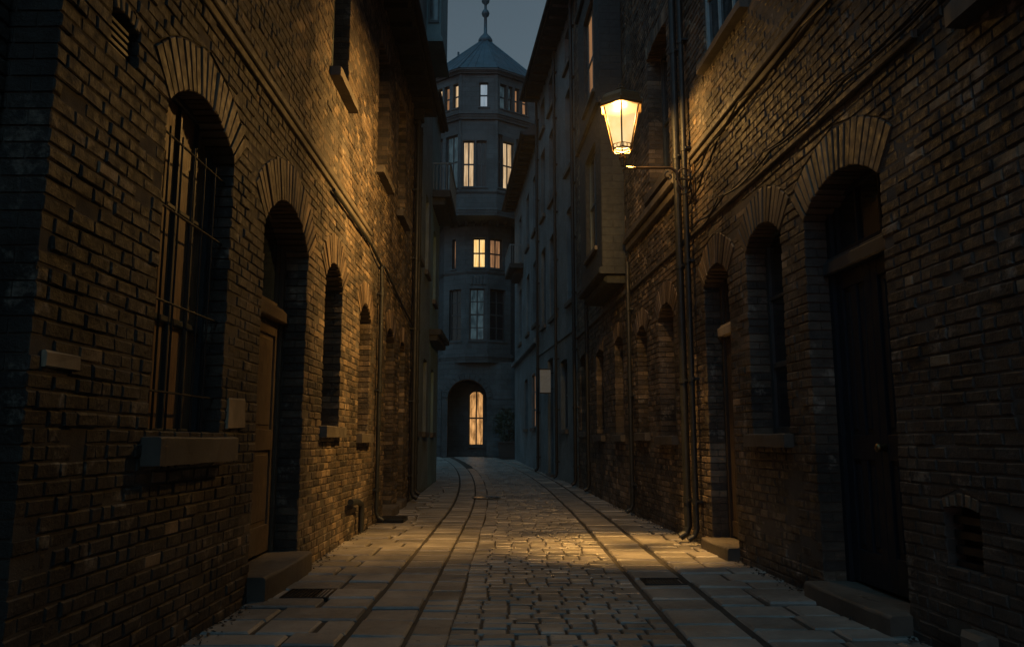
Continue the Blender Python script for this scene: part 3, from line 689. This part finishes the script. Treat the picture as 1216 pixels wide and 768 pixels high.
# second storey
opsF = [Op(.14, .78, 14.55, 17.1, .02, .01), Op(.86, 1.42, 14.55, 17.1, .02, .01)]
opsR = [Op(.12, .42, 14.55, 17.5, .02, .01), Op(.44, 1.16, 14.55, 17.2, .02, .01), Op(1.3, 1.8, 14.55, 17.5, .02, .01)]
opsL = [Op(.5, 1.1, 14.55, 17.5, .02, .01), Op(1.3, 2.15, 14.55, 17.5, .02, .01)]
f = facet(m, up, 0, 13.4, 18.3, opsF); W += [(f, opsF[0], 'lit_cream', 2, 2, 'frame_dark'), (f, opsF[1], 'glass', 2, 2, 'frame_dark')]
f = facet(m, up, 1, 13.4, 18.3, opsR); W += [(f, opsR[0], 'glass', 1, 2, 'frame_dark'), (f, opsR[1], 'lit_cream', 2, 2, 'frame_dark'), (f, opsR[2], 'glass', 1, 2, 'frame_dark')]
f = facet(m, up, 7, 13.4, 18.3, opsL); W += [(f, opsL[0], 'glass', 1, 2, 'frame_dark'), (f, opsL[1], 'lit_cold', 2, 2, 'frame_teal')]
inn = off(up, -.36)
m.plan(inn, 13.42, 20.88)
for i in (2, 3, 4, 5, 6): facet(m, up, i, 18.68, 20.9, []); facet(m, up, i, 13.4, 18.3, [])
# lower bow
lo = [(-2.27, 41.5), (-1.14, 41.5), (.1, 42.15), (.5, 43.4), (.4, 46.2), (-3.8, 46.2), (-3.95, 43.4), (-3.55, 42.15)]
ll = math.dist(lo[7], lo[0]); rl = math.dist(lo[1], lo[2])
oF = [Op(.3, 1.03, 10.5, 12.15, .02, .01), Op(.16, .98, 6.55, 9.35, .02, .01)]
oR = [Op(.16, .9, 10.5, 12.15, .02, .01), Op(.16, 1.1, 6.55, 9.35, .02, .01)]
oL = [Op(.5, .72, 10.5, 12.15, .02, .01), Op(.35, 1.1, 6.55, 9.35, .02, .01)]
f = facet(m, lo, 0, 5.8, 13.0, oF, .25); W += [(f, oF[0], 'lit_bright', 2, 2, 'frame_dark'), (f, oF[1], 'lit_cold', 2, 4, 'frame_teal')]
f = facet(m, lo, 1, 5.8, 13.0, oR, .25); W += [(f, oR[0], 'lit_dim', 2, 2, 'frame_dark'), (f, oR[1], 'glass', 2, 4, 'frame_dark')]
f = facet(m, lo, 7, 5.8, 13.0, oL, .25); W += [(f, oL[0], 'lit_dim', 1, 1, 'frame_dark'), (f, oL[1], 'glass', 2, 4, 'frame_teal')]
m.plan(off(lo, -.3), 5.82, 13.0)
for i in (2, 3, 4, 5, 6): facet(m, lo, i, 5.8, 13.0, [], .25)
# base with gateway arch
FT = Fr((-3.9, 41.75), (.5, 41.75)); oA = Op(.66, 2.74, .38, 3.5, .98, .3)
wall(m, FT, 0, 4.4, .2, 5.4, [oA], bricks=False, depth=.6)
n = 13
for i in range(n):
    a0 = -oA.th + 2*oA.th*i/n; a1 = -oA.th + 2*oA.th*(i + 1)/n
    def q(r, a): return (oA.c + r*math.sin(a), oA.zc + r*math.cos(a))
    m.prism(FT.P, [q(oA.Rr, a0 + .01), q(oA.Rr, a1 - .01), q(oA.Rr + .3, a1 - .01), q(oA.Rr + .3, a0 + .01)], .04, .015, -.05)
for k in range(7):
    for (a, b_) in ((0, .34), (3.06, 4.4)): m.box(FT, a, b_, .42 + k*.5, .9 + k*.5, -.02, .03, bev=.015)
m.wbox(-3.9, -3.3, 42.36, 44.4, .2, 5.4); m.wbox(-.95, .5, 42.36, 44.4, .2, 5.4); m.wbox(-3.3, -.95, 42.36, 44.4, 4.9, 5.4)
m.build('wall', 'ashlar', TW)
for (f, o, p, c, r, fm) in W: window(TW, f, o.s0, o.s1, o.z0, o.z1, head=.02, dep=.16, cols=c, rows=r, frame='frame_dark', pane=p, bord=.075, bar=.05, sh=.08, sd=.05, sill='ashlar')
# transom lights over the tall windows are dark panels
m = MB(); ff_ = Fr(up[0], up[1]); m.box(ff_, .14, 1.42, 17.14, 17.5, -.03, .01); fr_ = Fr(up[1], up[2]); m.box(fr_, .44, 1.16, 17.24, 17.5, -.03, .01)
m.build('window_head', 'frame_dark', TW)
for (pl, z0_, z1_, k_) in ((up, 20.86, 21.1, .3), (up, 18.28, 18.7, .24), (up, 14.2, 14.34, .08), (up, 12.98, 13.42, .16), (lo, 5.36, 5.84, .16), (lo, 10.2, 10.34, .08)):
    m = MB(); cornice(m, pl, z0_, z1_, k_); m.build('cornice', 'ashlar', TW)
for i in (0, 1):
    fv = Fr(up[0], up[1])
    for (z0_, z1_) in ((18.72, 20.84), (14.36, 18.26)):
        m = MB(); a_ = 0 if i == 0 else fv.len
        m.box(fv, a_ - .07, a_ + .07, z0_, z1_, -.06, .05, bev=.01); m.build('pilaster', 'ashlar', TW)
m = MB()
for k in range(5): 
    fl = Fr(lo[0], lo[1]); m.box(fl, .2 + k*.18, .33 + k*.18, 9.55, 10.05, .001, .05, bev=.02)
m.build('relief_panel', 'ashlar', TW)
m = MB()
for k in range(9):
    a = -3.2 + k*.42; m.wbox(a, a + .12, 41.0, 41.9, 12.82, 12.96)
m.build('bracket', 'ashlar', TW)
# roof
m = MB(); ro = off(up, .34); ap = (TX + .25, 43.2, 24.6); ap_r = .16
vs = [(x, y, 21.1) for x, y in ro] + [(ap[0] + ap_r*math.cos(a), ap[1] + ap_r*math.sin(a), 24.55) for a in [math.atan2(y - 43.2, x - TX) for x, y in ro]]
n = len(ro); m.add(vs, [tuple(range(n))[::-1], tuple(range(n, 2*n))] + [(i, (i + 1) % n, (i + 1) % n + n, i + n) for i in range(n)])
for i in range(n): m.tube([vs[i], vs[i + n]], .05, n=6)
for i in range(n):
    for k in (1, 2, 3, 4):
        u = k/5; a = Vector(vs[i]).lerp(Vector(vs[(i + 1) % n]), u); b_ = Vector(vs[i + n]).lerp(Vector(vs[(i + 1) % n + n]), u); m.tube([a, b_], .018, n=5)
rf_ = m.build('roof', 'copper', TW)
m = MB(); m.lathe(ap[0], ap[1], [(.42, 24.3), (.42, 24.55), (.3, 24.75), (.2, 24.85), (.1, 25.0), (.09, 26.0), (.2, 26.1), (.24, 26.25), (.18, 26.4), (.08, 26.5), (.08, 26.8), (.22, 26.95), (.24, 27.08), (.1, 27.2), (.07, 27.45), (.26, 27.55), (.26, 27.7), (.1, 27.85), (.05, 28.6), (.02, 29)], n=16)
m.build('finial', 'copper', rf_, smooth=True)
m = MB(); m.tube([(-2.95, 43.0, 22.0), (-2.95, 43.0, 23.7)], .06); m.build('vent_pipe', 'copper', rf_)
# lit hall door inside the gateway
FD = Fr((-3.3, 43.2), (-.95, 43.2))
oG = Op(1.12, 1.92, 1.0, 3.55, .39, .08)
m = MB(); wall(m, FD, 0, 2.35, .3, 4.9, [oG], bricks=False, depth=.3); m.build('inner_wall', 'ashlar', TW)
window(TW, FD, 1.12, 1.92, 1.0, 3.96, dep=.22, cols=2, rows=2, frame='frame_dark', pane='lit_door', sill='ashlar', bord=.05, bar=.05)
# wings each side of the tower
for (x0, x1, lab) in ((-12, -4.0, 'left'), (2.2, 10, 'right')):
    w_ = thing('stone_house', 'stone house wing joined to the %s flank of the tower, mostly hidden' % ('western' if lab == 'left' else 'eastern'), 'house', ((x0 + x1)/2, 45, .43))
    m = MB(); fw = Fr((x0, 44.5), (x1, 44.5)); OW = [Op(a, a + 1, z, z + 2, .04, .01) for a in (1.2, 3.6, 6) for z in (2, 6, 10)]
    wall(m, fw, 0, x1 - x0, .2, 14, OW, bricks=False); m.build('wall', 'ashlar', w_)
    body(w_, fw, 0, x1 - x0, 14, 7, eave=.3, mat='ashlar')
    for o in OW: window(w_, fw, o.s0, o.s1, o.z0, o.z1, head=.04, frame='frame_teal')

# ------------------------------------------------------------------ THE LANTERN
bx, by = FR.P(9.95, 0, 0)[:2]
LY = by; LX = 1.505; dz = 0
LP = thing('wall_lantern', 'lit six sided gas style lantern on a scrolled iron wall bracket', 'lamp', (bx, by, 4.6))
def sc(cx, cz, r0, r1, a0, a1, n=22):
    return [(cx + (r0 + (r1 - r0)*i/n)*math.cos(a0 + (a1 - a0)*i/n), LY, cz + (r0 + (r1 - r0)*i/n)*math.sin(a0 + (a1 - a0)*i/n)) for i in range(n + 1)]
m = MB()
m.tube([(LX, LY, 5.02), (LX, LY, 4.93), (LX + .01, LY, 4.885), (LX + .04, LY, 4.86), (LX + .09, LY, 4.853), (2.12, LY, 4.853)], .018, n=10)
m.tube(sc(2.12, 4.73, .123, .1, math.pi/2, -.1) + [(2.25, LY, 4.62), (2.3, LY, 4.55)], .019, n=10)
m.tube(sc(2.30, 4.56, .09, .02, 2.6, 8.6), .011, n=8)
m.tube(sc(2.33, 4.77, .1, .02, 3.6, -2.6), .011, n=8)
m.tube(sc(2.12, 4.74, .07, .012, 1.7, 7.9), .010, n=8)
m.tube([(2.2, LY, 4.7), (2.3, LY, 4.7), (bx + .02, LY, 4.7)], .013, n=8)
m.tube([(2.34, LY, 4.5), (2.39, LY, 4.44), (bx + .02, LY, 4.4)], .013, n=8)
m.tube([(LX + .05, LY, 4.853), (LX + .0, LY, 4.83), (LX - .0, LY, 4.8)], [.014, .012, .006], n=8)
m.tube([(LX, LY, 4.88), (LX, LY, 5.03)], .024, n=12); m.tube([(LX, LY, 4.93), (LX, LY, 4.99)], .034, n=12); m.tube([(LX, LY, 4.98), (LX, LY, 5.0)], .05, n=12)
m.box(FR, 9.91, 9.99, 4.36, 4.9, 0, .02)
m.build('bracket', 'bronze', LP)
rot = .5 if False else 0.35
def hexp(r, z, k): a = 2*math.pi*(k + rot)/6; return Vector((LX + r*math.cos(a), LY + r*math.sin(a), z))
zb_, zt_ = 5.1, 5.70; rb, rt = .13, .265
m = MB()
m.lathe(LX, LY, [(.02, 5.0), (.03, 5.02), (.038, 5.05), (.02, 5.07)], n=12)
for k in range(6): m.tube([Vector((LX, LY, 5.05)), hexp(rb*.7, 5.065, k), hexp(rb + .012, zb_ + .005, k)], .007, n=6)
for k in range(6):
    m.tube([hexp(rb, zb_, k), hexp(rt, zt_, k)], .011, n=8)
    m.tube([hexp(rb, zb_ + .005, k), hexp(rb, zb_ + .005, k + 1)], .012, n=8); m.tube([hexp(rt, zt_, k), hexp(rt, zt_, k + 1)], .014, n=8)
    # crown basket
    a, b_ = hexp(rb + .012, zb_ + .03, k), hexp(rb + .012, zb_ + .03, k + 1)
    for j in range(3):
        p = a.lerp(b_, (j + .5)/3); q_ = Vector((LX, LY, p.z)); o_ = (p - q_).normalized()
        m.tube([p - Vector((0, 0, .03)), p + o_*.014, p + Vector((0, 0, .03))], .006, n=6)
    m.tube([a + Vector((0, 0, .03)), b_ + Vector((0, 0, .03))], .006, n=6)
m.build('cage', 'bronze', LP)
for k in range(6):
    m = MB(); a, b_, c_, d_ = hexp(rb, zb_ + .01, k), hexp(rb, zb_ + .01, k + 1), hexp(rt, zt_, k + 1), hexp(rt, zt_, k)
    nn = (b_ - a).cross(d_ - a).normalized()*.003
    m.add([tuple(x) for x in (a, b_, c_, d_)] + [tuple(x - nn) for x in (a, b_, c_, d_)], [(0, 1, 2, 3), (7, 6, 5, 4), (0, 1, 5, 4), (1, 2, 6, 5), (2, 3, 7, 6), (3, 0, 4, 7)])
    m.build('glass_panel', {5: 'wall_side_dimming_glass', 0: 'wall_side_dimming_glass', 4: 'near_right_dimming_glass', 3: 'near_left_dimming_glass', 1: 'far_dimming_glass'}.get(k, 'lamp_glass'), LP)
m = MB()
m.lathe(LX, LY, [(.27, 5.668), (.302, 5.665), (.317, 5.69), (.288, 5.72), (.28, 5.79), (.262, 5.83), (.19, 5.875), (.11, 5.905), (.06, 5.915), (.055, 5.935), (.075, 5.945), (.06, 5.96), (.02, 5.97)], n=6, rot=rot)
m.tube([(LX + .035*math.cos(a), LY, 5.995 + .035*math.sin(a)) for a in [2*math.pi*i/14 for i in range(15)]], .006, n=6)
for k in range(6): m.tube([hexp(.3, 5.7, k), hexp(.318, 5.725, k), hexp(.305, 5.76, k)], [.012, .014, .005], n=6)
m.build('cap', 'bronze', LP)
m = MB(); m.lathe(LX, LY, [(.02, 5.56), (.035, 5.58), (.04, 5.62), (.03, 5.66), (.015, 5.68)], n=12); m.build('mantle', 'mantle', LP, smooth=True)
li = bpy.data.lights.new('lantern_light', 'POINT'); li.energy = 6200; li.color = (1, .53, .14); li.shadow_soft_size = .06
lo_ = bpy.data.objects.new('lantern_light', li); C.objects.link(lo_); lo_.parent = LP; lo_.location = (LX - bx, LY - by, 5.595 - 4.6)

# ------------------------------------------------------------------ small things
def grate(x0, x1, y0, y1, n, label, along='x'):
    m = MB(); z = rise(y0) + .012
    m.wbox(x0, x1, y0, y1, z - .05, z - .025)
    for (a, b_, c_, d_) in ((x0, x1, y0, y0 + .02), (x0, x1, y1 - .02, y1), (x0, x0 + .02, y0 + .021, y1 - .021), (x1 - .02, x1, y0 + .021, y1 - .021)): m.wbox(a, b_, c_, d_, z - .024, z)
    for i in range(n):
        a = x0 + .03 + (x1 - x0 - .06)*i/n; m.wbox(a, a + (x1 - x0)/n*.45, y0 + .021, y1 - .021, z - .024, z - .003, bev=.003)
    return tag(m.build('drain_grate', 'iron'), label, 'drain')
grate(1.24, 1.62, 7.35, 7.68, 11, 'slotted iron drain grate set in the right kerb strip')
grate(-1.9, -1.5, 6.75, 7.15, 11, 'square iron grate in the pavement by the brown door step')
m = MB(); m.wbox(-2.08, -1.66, 12.7, 13.25, .006, .06, bev=.01); m.wbox(-2.04, -1.70, 12.76, 13.19, .058, .068, bev=.004)
tag(m.build('cellar_hatch', 'iron'), 'low black metal hatch on the pavement beside the thin downpipe', 'hatch')
m = MB(); m.lathe(-.5, 17.9, [(.33, rise(17.9)), (.33, rise(17.9) + .014), (.3, rise(17.9) + .018), (.29, rise(17.9) + .014), (.02, rise(17.9) + .014)], n=28)
t_ = plain('polished_manhole_iron', (.3, .33, .35), .22, .9); M['mh'] = t_
tag(m.build('manhole_cover', 'mh'), 'round shiny manhole cover in the road where the lane bends', 'manhole')
gs = thing('guard_stone', 'small low worn stone against the right wall past the black double door', 'stone', (2.55, 5.0, 0))
m = MB(); m.box(FR, 4.6, 4.82, -.05, .2, .0, .1, bev=.03); m.build('block', 'sill', gs)
m = MB()
for i in range(1500):
    y = 3 + 13*R()**1.3; side = R() < .5
    d = abs(G(.06)) + .01
    x = (-2.11 + d) if side else (3 - .055*y - d - .01)
    rr = U(.004, .016); z = rise(y) + rr*.5
    vs = [(x + U(-1, 1)*rr*1.4, y + U(-1, 1)*rr*1.4, z + U(-.6, 1)*rr) for _ in range(5)]
    m.add(vs, [(0, 1, 2), (0, 2, 3), (0, 3, 4), (1, 2, 4), (2, 3, 4), (0, 1, 4)], 0, R())
gr = tag(m.build('gravel', 'bed'), 'loose grit and crumbled mortar gathered along the foot of the walls', 'grit'); gr['kind'] = 'stuff'
# planter with clipped evergreen in front of the tower
pb = thing('potted_shrub', 'dark evergreen shrub in a square planter at the foot of the tower', 'plant', (.0, 38.9, .41))
m = MB(); m.plan([(-.45, 38.5), (.45, 38.5), (.45, 39.3), (-.45, 39.3)], .41, 1.15, top=[(-.52, 38.43), (.52, 38.43), (.52, 39.37), (-.52, 39.37)]); m.plan([(-.56, 38.39), (.56, 38.39), (.56, 39.41), (-.56, 39.41)], 1.15, 1.23); m.build('planter', 'pot', pb)
m = MB(); m.tube([(0, 38.9, 1.1), (.02, 38.9, 1.6), (0, 38.9, 2.1)], [.05, .04, .02]); m.build('trunk', 'door_dark', pb)
m = MB()
for i in range(2600):
    u = Vector((G(1), G(1), G(1))).normalized(); k = (.6 + .4*R()**.5)*(1 + .5*mnoise.noise(u*2.6))
    c_ = Vector((0, 38.9, 1.98)) + Vector((u.x*.72, u.y*.6, u.z*.78))*k
    a = Vector((G(1), G(1), G(1))).normalized()*.05; b_ = a.cross(Vector((G(1), G(1), G(1)))).normalized()*.028
    m.add([tuple(c_ - a), tuple(c_ + b_), tuple(c_ + a), tuple(c_ - b_)], [(0, 1, 2, 3)], 0, R())
m.build('foliage', 'leaf', pb)

# ------------------------------------------------------------------ faint evening haze
m = MB(); m.wbox(-92, 92, -62, 152, -1.2, 32, bev=0.01)
t = NT('haze'); pv = t.n('ShaderNodeVolumePrincipled'); pv.inputs['Color'].default_value = (.96, .97, 1, 1); pv.inputs['Density'].default_value = .0007; pv.inputs['Anisotropy'].default_value = .6
t.l(pv.outputs[0], t.out.inputs['Volume']); M['haze'] = t.m
hz = m.build('haze', 'haze'); hz['kind'] = 'stuff'

# ------------------------------------------------------------------ world, added fill, camera
w = bpy.data.worlds.new('World'); scene.world = w; w.use_nodes = True
nt = w.node_tree; bg = nt.nodes['Background']
sky = nt.nodes.new('ShaderNodeTexSky'); sky.sky_type = 'NISHITA'; sky.sun_disc = False
SE, SR = math.radians(1.5), math.radians(200)
sky.sun_elevation = SE; sky.sun_rotation = SR; sky.air_density = 1.0; sky.dust_density = .6; sky.ozone_density = 3
hs = nt.nodes.new('ShaderNodeHueSaturation'); hs.inputs['Saturation'].default_value = .55; hs.inputs['Hue'].default_value = .47
nt.links.new(sky.outputs[0], hs.inputs['Color']); nt.links.new(hs.outputs[0], bg.inputs[0]); bg.inputs[1].default_value = .15
sl = bpy.data.lights.new('cool_fill', 'SUN'); sl.energy = .8; sl.angle = math.radians(75); sl.color = (.3, .72, 1)  # no sun at dusk: cool fill added to brighten shaded walls
so = bpy.data.objects.new('cool_fill', sl); C.objects.link(so); so.rotation_euler = Vector((.16, .5, -.85)).to_track_quat('-Z', 'Y').to_euler()
cd = bpy.data.cameras.new('camera'); cam = bpy.data.objects.new('camera', cd); C.objects.link(cam); scene.camera = cam
cam.location = (0, 0, 1.3); cam.rotation_euler = (math.radians(90) + math.atan(138/930), 0, -math.atan(4/930))
cd.sensor_width = 36; cd.lens = 930*36/1216; cd.clip_end = 2000; cd.clip_start = .05
scene.view_settings.view_transform = 'Standard'; scene.view_settings.look = 'None'; scene.view_settings.exposure = 0; scene.view_settings.gamma = 1
scene.render.engine = 'CYCLES'; cy = scene.cycles
cy.use_denoising = True; cy.max_bounces = 6; cy.diffuse_bounces = 3; cy.glossy_bounces = 3; cy.transparent_max_bounces = 8; cy.sample_clamp_indirect = 4; cy.caustics_reflective = False; cy.caustics_refractive = False
